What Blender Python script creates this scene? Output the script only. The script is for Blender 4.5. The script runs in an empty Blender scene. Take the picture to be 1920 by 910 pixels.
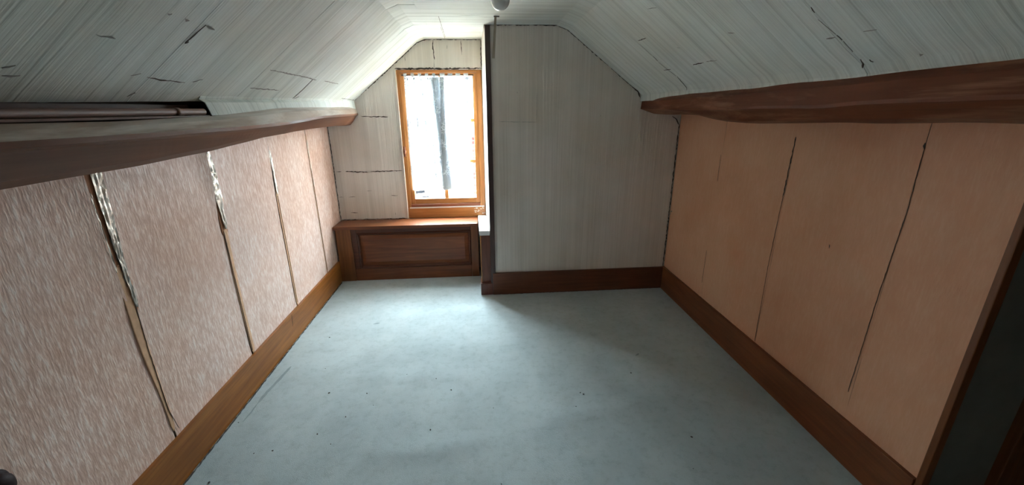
import bpy, bmesh, math, random
from mathutils import Vector, noise, Matrix

S = bpy.context.scene
COL = S.collection
random.seed(7)

# ---------------------------------------------------------------- camera
F_PX, YAW, PITCH, ROLL, CAM_H = 764.81, 0.0773, 0.3160, -0.0087, 1.35
cy, sy, cp, sp = math.cos(YAW), math.sin(YAW), math.cos(PITCH), math.sin(PITCH)
FWD = Vector((sy*cp, cy*cp, -sp)); RGT = Vector((cy, -sy, 0)); UPV = RGT.cross(FWD)
cr, sr = math.cos(ROLL), math.sin(ROLL)
R2 = RGT*cr + UPV*sr; U2 = UPV*cr - RGT*sr
EYE = Vector((0, 0, CAM_H))
cam = bpy.data.objects.new('camera', bpy.data.cameras.new('camera'))
COL.objects.link(cam)
cam.data.sensor_fit = 'HORIZONTAL'; cam.data.sensor_width = 36.0
cam.data.lens = F_PX/1920*36.0
cam.data.clip_start = 0.02; cam.data.clip_end = 500
cam.matrix_world = Matrix(((R2.x, U2.x, -FWD.x, EYE.x), (R2.y, U2.y, -FWD.y, EYE.y),
                           (R2.z, U2.z, -FWD.z, EYE.z), (0, 0, 0, 1)))
S.camera = cam

# ---------------------------------------------------------------- daylight
world = bpy.data.worlds.new('overcast_sky'); S.world = world
world.use_nodes = True
bg = world.node_tree.nodes['Background']
# overcast sky: three times brighter overhead than at the horizon
wt = world.node_tree; wc = wt.nodes.new('ShaderNodeTexCoord'); sx_ = wt.nodes.new('ShaderNodeSeparateXYZ')
mr = wt.nodes.new('ShaderNodeMapRange'); mr.inputs['To Min'].default_value = 0.36; mr.inputs['To Max'].default_value = 1.08
wt.links.new(wc.outputs['Generated'], sx_.inputs[0]); wt.links.new(sx_.outputs['Z'], mr.inputs['Value']); wt.links.new(mr.outputs[0], bg.inputs['Strength'])
bg.inputs['Color'].default_value = (0.82, 0.94, 1.0, 1)

def portal(name, loc, rot, sx, sy_):
    l = bpy.data.lights.new(name, 'AREA'); l.shape = 'RECTANGLE'; l.size = sx; l.size_y = sy_
    l.cycles.is_portal = True
    o = bpy.data.objects.new(name, l); COL.objects.link(o)
    o.location = loc; o.rotation_euler = rot
portal('window_portal', (-0.29, 3.545, 1.11), (-math.pi/2, 0, 0), 0.60, 1.10)

S.view_settings.view_transform = 'Standard'
S.view_settings.look = 'None'
S.view_settings.gamma = 1.0
S.view_settings.use_curve_mapping = False
S.view_settings.exposure = 7.42
try:
    S.cycles.max_bounces = 9; S.cycles.diffuse_bounces = 7; S.cycles.transparent_max_bounces = 40
    S.cycles.sample_clamp_indirect = 0.4
except Exception:
    pass

# ---------------------------------------------------------------- helpers
def srgb(r, g, b):
    f = lambda c: (c/255/12.92) if c/255 <= 0.04045 else ((c/255+0.055)/1.055)**2.4
    return (f(r), f(g), f(b), 1)

def ray(px, py):
    return FWD + R2*((px-960)/F_PX) - U2*((py-455)/F_PX)
def at_plane(q, P, n):
    d = ray(*q); n = Vector(n); t = (Vector(P)-EYE).dot(n)/d.dot(n); return EYE + d*t
def onX(q, v): return at_plane(q, (v, 0, 0), (1, 0, 0))
def onY(q, v): return at_plane(q, (0, v, 0), (0, 1, 0))
def onZ(q, v): return at_plane(q, (0, 0, v), (0, 0, 1))

def link(name, me, mat=None, parent=None, smooth=False):
    o = bpy.data.objects.new(name, me); COL.objects.link(o)
    if mat: me.materials.append(mat)
    if parent: o.parent = parent
    if smooth:
        for p in me.polygons: p.use_smooth = True
    return o
def mesh(name, verts, faces, mat=None, parent=None, smooth=False):
    me = bpy.data.meshes.new(name); me.from_pydata([tuple(v) for v in verts], [], faces); me.update()
    bm = bmesh.new(); bm.from_mesh(me); bmesh.ops.recalc_face_normals(bm, faces=bm.faces); bm.to_mesh(me); bm.free()
    return link(name, me, mat, parent, smooth)
def bm_obj(name, bm, mat=None, parent=None, smooth=False):
    me = bpy.data.meshes.new(name); bmesh.ops.recalc_face_normals(bm, faces=bm.faces)
    bm.to_mesh(me); bm.free(); return link(name, me, mat, parent, smooth)
def add_box(bm, x0, x1, y0, y1, z0, z1):
    vs = [bm.verts.new((x, y, z)) for x in (x0, x1) for y in (y0, y1) for z in (z0, z1)]
    for f in ((0,1,3,2),(4,6,7,5),(0,4,5,1),(2,3,7,6),(0,2,6,4),(1,5,7,3)):
        bm.faces.new([vs[i] for i in f])
    return vs
def box(name, x0, x1, y0, y1, z0, z1, mat=None, parent=None, bevel=0.0, seg=2):
    bm = bmesh.new(); add_box(bm, x0, x1, y0, y1, z0, z1)
    if bevel:
        bmesh.ops.bevel(bm, geom=bm.edges[:], offset=bevel, segments=seg, affect='EDGES', profile=0.6)
    return bm_obj(name, bm, mat, parent)
def extrude_y(name, prof, y0, y1, mat, parent=None):
    """closed (x,z) polygon extruded along Y"""
    n = len(prof)
    v = [(x, y0, z) for x, z in prof] + [(x, y1, z) for x, z in prof]
    f = [tuple(range(n)), tuple(range(2*n-1, n-1, -1))] + [(i, (i+1) % n, n+(i+1) % n, n+i) for i in range(n)]
    return mesh(name, v, f, mat, parent)
def tube(bm, pts, r, n=8, caps=True):
    rings = []
    for i, p in enumerate(pts):
        p = Vector(p); a = Vector(pts[max(i-1, 0)]); b = Vector(pts[min(i+1, len(pts)-1)])
        t = (b-a).normalized(); u = t.orthogonal().normalized()
        if i: u = (pu - t*pu.dot(t)).normalized()
        pu = u; w = t.cross(u); rr = r[i] if isinstance(r, (list, tuple)) else r
        rings.append([bm.verts.new(p + (u*math.cos(2*math.pi*k/n) + w*math.sin(2*math.pi*k/n))*rr) for k in range(n)])
    for a, b in zip(rings, rings[1:]):
        for k in range(n): bm.faces.new((a[k], a[(k+1) % n], b[(k+1) % n], b[k]))
    if caps: bm.faces.new(rings[0][::-1]); bm.faces.new(rings[-1])
def lathe(bm, prof, cx, cy_, n=32):
    rings = []
    for r, z in prof:
        if r < 1e-5: rings.append([bm.verts.new((cx, cy_, z))])
        else: rings.append([bm.verts.new((cx+r*math.cos(2*math.pi*k/n), cy_+r*math.sin(2*math.pi*k/n), z)) for k in range(n)])
    for a, b in zip(rings, rings[1:]):
        for k in range(n):
            k2 = (k+1) % n
            q = [a[k % len(a)], a[k2 % len(a)], b[k2 % len(b)], b[k % len(b)]]
            q2 = []
            for v in q:
                if v not in q2: q2.append(v)
            if len(q2) > 2: bm.faces.new(q2)
def empty(name, loc=(0, 0, 0)):
    o = bpy.data.objects.new(name, None); COL.objects.link(o); o.location = loc; o.empty_display_size = 0.05
    return o
def tag(o, label=None, cat=None, group=None, kind=None):
    if label: o['label'] = label
    if cat: o['category'] = cat
    if group: o['group'] = group
    if kind: o['kind'] = kind
    return o
def struct(o, label, cat):
    return tag(o, label, cat, kind='structure')
def crack(bm, pts, nrm, w=0.002, lift=0.0008, jit=0.35):
    """thin uneven dark ribbon lying on a surface: pts in 3D, nrm towards the room"""
    nrm = Vector(nrm).normalized(); dense = []
    for a, b in zip(pts, pts[1:]):
        a, b = Vector(a), Vector(b); k = max(2, int((b-a).length/0.012))
        dense += [a.lerp(b, i/k) for i in range(k)]
    dense.append(Vector(pts[-1])); L = []; m = len(dense)
    for i, p in enumerate(dense):
        t = (dense[min(i+1, m-1)]-dense[max(i-1, 0)]).normalized(); s = nrm.cross(t)
        e = min(1, 0.25+min(i, m-1-i)*0.5); ww = w*e*(1+random.uniform(-jit, jit)*1.6)
        c = p + nrm*lift + s*w*random.uniform(-.5, .5)*jit*2
        L.append((c + s*ww/2, c - s*ww/2, c - nrm*(lift+0.001)))
    ring = [[bm.verts.new(v) for v in r] for r in L]
    for a, b in zip(ring, ring[1:]):
        for k in range(3): bm.faces.new((a[k], a[(k+1) % 3], b[(k+1) % 3], b[k]))

# ---------------------------------------------------------------- materials
class NT:
    def __init__(s, name):
        s.m = bpy.data.materials.new(name); s.m.use_nodes = True; s.t = s.m.node_tree
        s.n = s.t.nodes; s.b = s.n['Principled BSDF']; s.out = s.n['Material Output']
        s.co = s.n.new('ShaderNodeTexCoord').outputs['Object']
    def add(s, typ, **kw):
        nd = s.n.new(typ)
        for k, v in kw.items():
            if k in nd.inputs: nd.inputs[k].default_value = v
            else: setattr(nd, k, v)
        return nd
    def l(s, a, b): s.t.links.new(a, b)
    def noise(s, scale=(1, 1, 1), sc=1.0, detail=4, rough=0.55, dist=0.0):
        mp = s.add('ShaderNodeMapping'); mp.inputs['Scale'].default_value = scale; s.l(s.co, mp.inputs['Vector'])
        nz = s.add('ShaderNodeTexNoise'); nz.inputs['Scale'].default_value = sc; nz.inputs['Detail'].default_value = detail
        nz.inputs['Roughness'].default_value = rough; nz.inputs['Distortion'].default_value = dist
        s.l(mp.outputs['Vector'], nz.inputs['Vector']); return nz.outputs['Fac']
    def ramp(s, fac, stops):
        r = s.add('ShaderNodeValToRGB'); s.l(fac, r.inputs['Fac']); e = r.color_ramp.elements
        while len(e) < len(stops): e.new(0.5)
        for el, (p, c) in zip(e, stops): el.position = p; el.color = c if len(c) == 4 else (*c, 1)
        return r.outputs['Color']
    def mix(s, fac, a, b, mode='MIX'):
        m = s.add('ShaderNodeMix', data_type='RGBA', blend_type=mode)
        for i, v in ((0, fac), (6, a), (7, b)):
            if hasattr(v, 'is_linked') or hasattr(v, 'links'): s.l(v, m.inputs[i])
            else: m.inputs[i].default_value = v
        return m.outputs[2]
    def math(s, op, a, b=0.0):
        m = s.add('ShaderNodeMath', operation=op)
        for i, v in ((0, a), (1, b)):
            if hasattr(v, 'links'): s.l(v, m.inputs[i])
            else: m.inputs[i].default_value = v
        return m.outputs[0]
    def color(s, c):
        if hasattr(c, 'links'): s.l(c, s.b.inputs['Base Color'])
        else: s.b.inputs['Base Color'].default_value = c
    def bump(s, h, strength=0.3, dist=0.004):
        bp = s.add('ShaderNodeBump'); bp.inputs['Strength'].default_value = strength; bp.inputs['Distance'].default_value = dist
        s.l(h, bp.inputs['Height']); s.l(bp.outputs['Normal'], s.b.inputs['Normal'])
    def set(s, rough=0.6, spec=0.5, metal=0.0):
        if hasattr(rough, 'links'): s.l(rough, s.b.inputs['Roughness'])
        else: s.b.inputs['Roughness'].default_value = rough
        s.b.inputs['Specular IOR Level'].default_value = spec; s.b.inputs['Metallic'].default_value = metal
        return s.m
G = lambda v: (v, v, v, 1)

def ribbed(name, axis, light, dark, grooves=False):
    """pale wallpaper with fine uneven ribs that repeat along the given axis"""
    t = NT(name)
    sc1 = [1.2]*3; sc1[axis] = 150
    sc2 = [0.5]*3; sc2[axis] = 26
    a = t.noise(sc1, 1, 2, .6); b = t.noise(sc2, 1, 3, .6); c = t.noise((2.2, 2.2, 2.2), 1, 4)
    h = t.math('ADD', t.math('MULTIPLY', a, 0.6), t.math('MULTIPLY', b, 0.7))
    base = t.mix(t.ramp(h, [(0.45, G(0)), (0.8, G(1))]), dark, light)
    if grooves:
        sc3 = [0.25]*3; sc3[axis] = 17
        gq = t.math('ABSOLUTE', t.math('SUBTRACT', t.noise(sc3, 1, 1, .4), 0.5))
        gr_ = t.ramp(gq, [(0.0, G(0)), (0.022, G(1))])
        base = t.mix(0.35, base, t.mix(gr_, srgb(176, 182, 180), G(1)), 'MULTIPLY')
        h = t.math('ADD', h, t.math('MULTIPLY', gr_, 0.25))
    stain = t.ramp(c, [(0.40, srgb(238, 236, 228)), (0.62, G(1))])
    t.color(t.mix(0.6, base, stain, 'MULTIPLY'))
    t.bump(h, 0.42, 0.006)
    return t.set(0.62, 0.25)
M = {}
M['ceil_paper'] = ribbed('ribbed_ceiling_paper', 1, srgb(229, 235, 233), srgb(205, 211, 208), True)
M['wall_paper'] = ribbed('ribbed_wall_paper', 0, srgb(230, 223, 217), srgb(212, 204, 197))
M['reveal_paper'] = ribbed('ribbed_reveal_paper', 1, srgb(236, 234, 230), srgb(215, 212, 206))

def peach(name, c1, c2, c3, rmin, bs=0.5):
    t = NT(name)
    a = t.noise((1, 170, 32), 1, 3, .6, .3); b = t.noise((1, 70, 12), 1, 2, .5); c = t.noise((1.3, 1.3, 1.3), 1, 4)
    h = t.math('ADD', t.math('MULTIPLY', a, 0.65), t.math('MULTIPLY', b, 0.35))
    streak = t.ramp(h, [(0.42, c1), (0.53, c2), (0.63, c3)])
    st = t.ramp(c, [(0.38, srgb(236, 214, 196)), (0.62, G(1))])
    t.color(t.mix(0.7, streak, st, 'MULTIPLY'))
    t.bump(h, bs, 0.004)
    rg = t.ramp(h, [(0.42, G(0.60)), (0.62, G(rmin))])
    return t.set(rg, 0.5)
M['pink'] = peach('pale_pink_streaked_sheen_paper', srgb(214, 182, 168), srgb(230, 204, 193), srgb(248, 236, 231), 0.27)  # relief streaks, with their sheen put into the two whiter tones
M['peach'] = peach('peach_paper', srgb(222, 171, 138), srgb(224, 174, 141), srgb(226, 178, 146), 0.5, 0.15)

def wood(name, c1, c2, axis=0, rough=0.42, scale=1.0, spec=0.4, worn=None):
    t = NT(name)
    s1 = [22*scale]*3; s1[axis] = 1.6*scale
    s2 = [70*scale]*3; s2[axis] = 3*scale
    a = t.noise(s1, 1, 4, .6, 1.2); b = t.noise(s2, 1, 3, .6); c = t.noise((3, 3, 3), 1, 3)
    h = t.math('ADD', t.math('MULTIPLY', a, 0.6), t.math('MULTIPLY', b, 0.4))
    base = t.mix(t.ramp(h, [(0.36, G(0)), (0.66, G(1))]), c1, c2)
    base = t.mix(0.5, base, t.ramp(c, [(0.3, G(0.62)), (0.65, G(1.0))]), 'MULTIPLY')
    if worn:
        w = t.ramp(t.noise([9 if i != axis else 1.3 for i in range(3)], 1, 5, .65, .6), [(0.46, G(0)), (0.60, G(1))])
        base = t.mix(t.math('MULTIPLY', w, 0.75), base, worn)
    t.color(base); t.bump(h, 0.35, 0.002)
    return t.set(rough, spec)
M['base_wood'] = wood('varnished_baseboard_wood', srgb(128, 74, 26), srgb(168, 106, 44), 1, 0.38)
M['base_wood_x'] = wood('varnished_baseboard_wood_across', srgb(96, 54, 34), srgb(122, 72, 46), 0, 0.38)
M['base_wood_r'] = wood('red_brown_baseboard_wood', srgb(108, 60, 32), srgb(138, 82, 46), 1, 0.4)
M['bench_wood'] = wood('red_brown_bench_wood', srgb(98, 54, 30), srgb(132, 78, 44), 0, 0.38)
M['bench_wood_v'] = wood('red_brown_bench_wood_upright', srgb(104, 62, 32), srgb(140, 88, 46), 2, 0.38)
M['bench_dark'] = wood('dark_moulding_wood', srgb(74, 40, 26), srgb(98, 56, 36), 0, 0.38)
M['post_wood'] = wood('dark_post_wood', srgb(100, 56, 42), srgb(126, 74, 56), 2, 0.4)
M['frame_wood'] = wood('orange_varnished_frame_wood', srgb(150, 94, 46), srgb(184, 126, 72), 2, 0.34)
M['frame_wood_x'] = wood('orange_varnished_frame_wood_across', srgb(150, 94, 46), srgb(184, 126, 72), 0, 0.34)
M['sill_wood'] = wood('reddish_worn_sill_wood', srgb(120, 66, 44), srgb(160, 104, 78), 0, 0.5)
M['beam_l'] = wood('painted_brown_beam', srgb(102, 62, 40), srgb(128, 84, 58), 1, 0.5, 0.5, 0.3)
M['beam_l_worn_lit'] = wood('worn_lit_beam_face', srgb(152, 130, 114), srgb(182, 162, 146), 1, 0.32, 0.5, 0.6, srgb(214, 206, 198))  # pale wear plus window light on the upper face, both put into the colour
M['beam_r'] = wood('worn_brown_beam', srgb(96, 48, 26), srgb(124, 68, 40), 1, 0.55, 0.5, 0.25, srgb(158, 112, 84))
M['dark_wood'] = wood('near_black_brown_wood', srgb(62, 46, 44), srgb(84, 64, 60), 2, 0.5)
M['pipe'] = wood('dark_brown_painted_pipe', srgb(92, 62, 48), srgb(118, 84, 68), 1, 0.6)
M['door_wood'] = wood('brown_door_wood', srgb(110, 62, 30), srgb(138, 84, 44), 2, 0.4)

def plain(name, c, rough=0.6, spec=0.3, metal=0.0, var=0.12, sc=12, bump=0.15):
    t = NT(name); n = t.noise((sc, sc, sc), 1, 4)
    t.color(t.mix(0.8, c, t.ramp(n, [(0.3, G(1-var*2)), (0.7, G(1))]), 'MULTIPLY'))
    if bump: t.bump(n, bump, 0.003)
    return t.set(rough, spec, metal)
M['crack'] = plain('dark_crack_gap', srgb(84, 74, 68), 0.9, 0.1)
M['smudge'] = plain('grey_scuffed_tear', srgb(150, 148, 144), 0.9, 0.1)
M['backing'] = plain('dusty_plaster_backing', srgb(120, 104, 92), 0.9, 0.1)
M['jamb'] = plain('grey_painted_jamb', srgb(118, 120, 112), 0.7, 0.2)
M['tape'] = plain('tan_glue_stained_paper', srgb(218, 174, 138), 0.6, 0.3, var=0.15, sc=30)
M['tape_dark'] = plain('brown_glue_stained_paper', srgb(172, 118, 84), 0.7, 0.2, var=0.2, sc=30)
M['foil'] = plain('crumpled_silver_foil', srgb(214, 208, 198), 0.38, 0.5, 0.65, 0.1, 60, 0.6)
M['white_cap'] = plain('white_painted_cap', srgb(232, 230, 228), 0.5, 0.3, var=0.06)
M['chip'] = plain('white_paint_chip', srgb(224, 214, 200), 0.6)
M['opal'] = plain('opal_white_glass', srgb(228, 228, 226), 0.18, 0.5, var=0.02, bump=0)
M['opal'].node_tree.nodes['Principled BSDF'].inputs['Subsurface Weight'].default_value = 0.9
M['opal'].node_tree.nodes['Principled BSDF'].inputs['Subsurface Radius'].default_value = (.08, .08, .08)
M['ceramic'] = plain('white_lamp_holder', srgb(220, 218, 212), 0.4)
M['steel'] = plain('dull_grey_steel', srgb(166, 152, 134), 0.45, 0.5, 0.6)
M['steel_dark'] = plain('dark_steel', srgb(70, 64, 58), 0.5, 0.5, 0.5)
M['bakelite'] = plain('dark_bakelite', srgb(40, 16, 15), 0.6, 0.2)
M['crumb'] = plain('dark_crumbs', srgb(84, 80, 76), 0.9)
M['rod'] = plain('dark_curtain_rod', srgb(72, 60, 58), 0.5)
M['plaster'] = plain('pale_exterior_render', srgb(214, 208, 198), 0.9)
M['tile'] = plain('grey_roof_sheet', srgb(150, 154, 158), 0.7, var=0.1)
M['tile_dark'] = plain('black_tarred_batten', srgb(18, 18, 20), 0.9, 0.0)
M['ground'] = plain('pale_yard_gravel', srgb(168, 162, 150), 0.95)

t = NT('weathered_brick')
bt = t.add('ShaderNodeTexBrick'); mp = t.add('ShaderNodeMapping'); mp.inputs['Rotation'].default_value = (math.pi/2, 0, 0)
t.l(t.co, mp.inputs['Vector']); t.l(mp.outputs['Vector'], bt.inputs['Vector'])
bt.inputs['Scale'].default_value = 3.0; bt.inputs['Color1'].default_value = srgb(62, 22, 20); bt.inputs['Color2'].default_value = srgb(78, 32, 28)
bt.inputs['Mortar'].default_value = srgb(120, 104, 98); t.color(bt.outputs['Color']); M['brick'] = t.set(0.9, 0.1)

t = NT('pale_teal_carpet')
n1 = t.noise((1.1, 1.1, 1), 1, 5, .6, .3); n2 = t.noise((7, 7, 1), 1, 5, .65); n3 = t.noise((420, 420, 1), 1, 2); n4 = t.noise((26, 26, 1), 1, 5, .75)
c = t.mix(t.ramp(n1, [(0.35, G(0)), (0.65, G(1))]), srgb(172, 186, 189), srgb(194, 208, 211))
c = t.mix(0.2, c, t.ramp(n2, [(0.30, G(0.55)), (0.55, G(1))]), 'MULTIPLY')
c = t.mix(0.4, c, t.ramp(n4, [(0.30, G(0.6)), (0.50, G(1))]), 'MULTIPLY')
c = t.mix(0.35, c, t.ramp(n3, [(0.3, G(0.7)), (0.7, G(1))]), 'MULTIPLY')
t.color(c); t.bump(t.math('ADD', n3, t.math('MULTIPLY', n4, 1.2)), 0.35, 0.004); M['carpet'] = t.set(0.95, 0.1)

t = NT('window_glass')
tr = t.add('ShaderNodeBsdfTransparent'); gl = t.add('ShaderNodeBsdfGlossy'); gl.inputs['Roughness'].default_value = 0.02
tr.inputs['Color'].default_value = (0.96, 0.98, 0.98, 1)
mx = t.add('ShaderNodeMixShader'); mx.inputs[0].default_value = 0.06
t.l(tr.outputs[0], mx.inputs[1]); t.l(gl.outputs[0], mx.inputs[2]); t.l(mx.outputs[0], t.out.inputs['Surface']); M['glass'] = t.m

def sheer(name, opacity, lace):
    t = NT(name)
    tr = t.add('ShaderNodeBsdfTransparent'); df = t.add('ShaderNodeBsdfDiffuse'); tl = t.add('ShaderNodeBsdfTranslucent')
    df.inputs['Color'].default_value = srgb(198, 204, 210); tl.inputs['Color'].default_value = srgb(190, 200, 208)
    m1 = t.add('ShaderNodeMixShader'); m1.inputs[0].default_value = 0.17
    t.l(df.outputs[0], m1.inputs[1]); t.l(tl.outputs[0], m1.inputs[2])
    mp = t.add('ShaderNodeMapping'); mp.inputs['Scale'].default_value = (42, 1, 42); t.l(t.co, mp.inputs['Vector'])
    vo = t.add('ShaderNodeTexVoronoi'); vo.feature = 'DISTANCE_TO_EDGE'; vo.inputs['Scale'].default_value = 1.0
    t.l(mp.outputs['Vector'], vo.inputs['Vector'])
    line = t.math('LESS_THAN', vo.outputs['Distance'], 0.09)
    big = t.ramp(t.noise((9, 1, 9), 1, 2), [(0.48, G(0)), (0.56, G(1))])
    op = t.math('ADD', opacity, t.math('MULTIPLY', t.math('MULTIPLY', line, big), lace))
    mx = t.add('ShaderNodeMixShader'); t.l(op, mx.inputs[0]); t.l(tr.outputs[0], mx.inputs[1]); t.l(m1.outputs[0], mx.inputs[2])
    t.l(mx.outputs[0], t.out.inputs['Surface']); return t.m
M['sheer'] = sheer('white_sheer_lace', 0.36, 0.34)
M['sheer_head'] = sheer('white_gathered_heading', 0.95, 0.04)

# ---------------------------------------------------------------- dimensions (metres)
XL, XR = -1.180, 1.405            # knee wall faces (paper)
YB, YW, YF = 2.863, 3.430, -1.30  # chimney front, window wall, wall behind the camera
ZC = 1.858                        # flat ceiling
CLx, CRx = -0.412, 0.557          # creases between flat ceiling and slopes
SLx, SLz = -0.951, 1.425          # foot of left slope
SRx, SRz = 1.098, 1.447           # foot of right slope
BB = 0.177                        # baseboard height

# ---------------------------------------------------------------- floor
def floor_h(x, y):
    h = 0.004*noise.noise((x*1.3, y*1.3, 3)) + 0.002*noise.noise((x*4, y*4, 8))
    def ridge(x0, y0, x1, y1, w, a):
        d = Vector((x1-x0, y1-y0)); L = d.length; d /= L; p = Vector((x-x0, y-y0)); s = p.dot(d); q = p.x*d.y - p.y*d.x
        e = max(0, min(1, min(s, L-s)/0.15)); return a*e*math.exp(-(q/w)**2)
    h += ridge(-1.05, 1.45, -0.99, 2.1, 0.02, 0.006) + ridge(-0.55, 1.36, 0.1, 1.40, 0.05, 0.007)
    h += ridge(0.15, 1.46, 0.95, 1.62, 0.06, 0.007) + ridge(-0.7, 2.55, 0.05, 2.62, 0.06, 0.006) + ridge(0.05, 1.7, 0.12, 2.5, 0.05, 0.005)
    h += ridge(-0.8, 1.9, -0.1, 1.86, 0.05, 0.004)
    edge = min(1, max(0, min(x-XL-0.02, XR-0.02-x, y-YF, 2.84-y if x > -0.02 else 3.2-y)/0.1))
    return h*edge
nx, ny = 90, 150
X0, X1, Y0, Y1 = -1.45, 2.70, YF-0.2, 3.70
xs = [X0+(X1-X0)*i/nx for i in range(nx+1)]; ys = [Y0+(Y1-Y0)*j/ny for j in range(ny+1)]
v = [(x, y, floor_h(x, y)) for y in ys for x in xs]
f = [(j*(nx+1)+i, j*(nx+1)+i+1, (j+1)*(nx+1)+i+1, (j+1)*(nx+1)+i) for j in range(ny) for i in range(nx)]
nb = len(v); v += [(X0, Y0, -0.15), (X1, Y0, -0.15), (X1, Y1, -0.15), (X0, Y1, -0.15)]
f.append((nb, nb+3, nb+2, nb+1))
c0, c1, c2, c3 = 0, nx, (ny+1)*(nx+1)-1, ny*(nx+1)
f += [tuple([nb, nb+1]+list(range(nx, -1, -1))), tuple([nb+3, nb+2]+[c3+i for i in range(nx, -1, -1)])]
floor = mesh('floor', v, f, M['carpet'], smooth=True)
struct(floor, 'pale teal grey fitted carpet with faint stains and ripples', 'floor')

# ---------------------------------------------------------------- ceiling (solid roof block + paper strips)
prof = [(-1.50, 1.30), (-1.50, 2.30), (2.75, 2.30), (2.75, 1.35), (1.62, 1.35), (1.62, 1.42), (SRx+0.075, SRz-0.04), (SRx+0.012, SRz+0.006),
        (CRx+0.006, ZC+0.008), (CLx-0.006, ZC+0.008), (SLx-0.012, SLz+0.006), (-1.10, 1.331), (-1.25, 1.331), (-1.25, 1.30)]
ceiling = extrude_y('ceiling', prof, YF-0.2, 3.53, M['backing'])
struct(ceiling, 'sloping attic ceiling papered in off-white ribbed wallpaper', 'ceiling')

def strip_surface(name, pathA, pathB, y0, y1, mat, parent, ny_=10, thick=0.0022, sag=0.0015, seed=0):
    """paper strip between Y0 and Y1 following the (x,z) polyline; polyline lerps from pathA (y=1) to pathB (y=3.43)"""
    def pt(k, y):
        u = (y-1.0)/(YW-1.0); u = max(0, min(1, u)); a, b = pathA[k], pathB[k]
        return a[0]+(b[0]-a[0])*u, a[1]+(b[1]-a[1])*u
    n = len(pathA); V, Fc = [], []
    for layer in (0, 1):
        for j in range(ny_+1):
            y = y0+(y1-y0)*j/ny_
            for k in range(n):
                x, z = pt(k, y); xa, za = pt(max(k-1, 0), y); xb, zb = pt(min(k+1, n-1), y)
                tx, tz = xb-xa, zb-za; L = math.hypot(tx, tz) or 1; nxn, nzn = tz/L, -tx/L   # towards the room
                if nzn > 0.3: nxn, nzn = -nxn, -nzn
                w = sag*noise.noise((x*6+seed, y*9, z*6)) + sag
                d = w if layer == 0 else w - thick
                V.append((x+nxn*d, y, z+nzn*d))
    m = (ny_+1)*n
    for j in range(ny_):
        for k in range(n-1):
            a, b, c, d = j*n+k, j*n+k+1, (j+1)*n+k+1, (j+1)*n+k
            Fc += [(a, b, c, d), (m+d, m+c, m+b, m+a)]
    for k in range(n-1):
        Fc += [(k, m+k, m+k+1, k+1)]; e = ny_*n; Fc += [(e+k, e+k+1, m+e+k+1, m+e+k)]
    for j in range(ny_):
        Fc += [(j*n, (j+1)*n, m+(j+1)*n, m+j*n)]; e = n-1; Fc += [(j*n+e, m+j*n+e, m+(j+1)*n+e, (j+1)*n+e)]
    return mesh(name, V, Fc, mat, parent, smooth=False)

def lerp_path(pts, sub):
    out = []
    for a, b in zip(pts, pts[1:]):
        out += [(a[0]+(b[0]-a[0])*i/sub, a[1]+(b[1]-a[1])*i/sub) for i in range(sub)]
    return out+[pts[-1]]
# left slope: near edge sits lower and further out than the far edge
flatL = [(-0.30, ZC), (CLx+0.03, ZC), (CLx-0.03, ZC-0.024)]
slopeLA = lerp_path(flatL + [(-0.90, 1.465), (-0.985, 1.398), (-1.012, 1.375)], 4)
slopeLB = lerp_path(flatL + [(-0.90, 1.465), (-0.944, 1.432), (-0.951, 1.424)], 4)
coveLA = lerp_path([(-0.985, 1.400), (-0.992, 1.382), (-0.968, 1.372), (-0.950, 1.330)], 3)
coveLB = lerp_path([(-0.940, 1.436), (-0.951, 1.424), (-0.950, 1.410), (-0.945, 1.360)], 3)
gap = 0.0012
for k, (a, b) in enumerate([(YF, -0.25), (-0.25, 0.27), (0.27, 0.795), (0.795, 1.32), (1.32, 1.84), (1.84, 2.36), (2.36, 2.885), (2.885, 3.428)]):
    strip_surface('wallpaper_strip', slopeLA, slopeLB, a+gap, b-gap, M['ceil_paper'], ceiling, seed=k, sag=0.0022)
strip_surface('wallpaper_border', coveLA, coveLB, 1.612, 3.428, M['ceil_paper'], ceiling, 30, sag=0.002, seed=20)
# flat middle and right slope end on the chimney front; flat part continues to the window wall on the left of it
flatM = lerp_path([(0.055, ZC), (-0.10, ZC), (-0.30, ZC)], 3)
for k, (a, b) in enumerate([(YF, -0.2), (-0.2, 0.5), (0.5, 1.2), (1.2, 1.9), (1.9, 2.6), (2.6, 3.428)]):
    strip_surface('wallpaper_strip', flatM, flatM, a+gap*.3, b-gap*.3, M['ceil_paper'], ceiling, seed=30+k, sag=0.0012)
slopeR = lerp_path([(0.055, ZC), (0.3, ZC), (CRx-0.04, ZC), (CRx+0.035, ZC-0.027), (1.03, 1.499), (1.085, 1.462), (1.107, 1.438), (1.110, 1.395)], 4)
for k, (a, b) in enumerate([(YF, -0.40), (-0.40, 0.12), (0.12, 0.64), (0.64, 1.165), (1.165, 1.68), (1.68, 2.198), (2.198, 2.861)]):
    strip_surface('wallpaper_strip', slopeR[::-1], slopeR[::-1], a+gap*.5, b-gap*.5, M['ceil_paper'], ceiling, seed=50+k, sag=0.0015)

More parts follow.
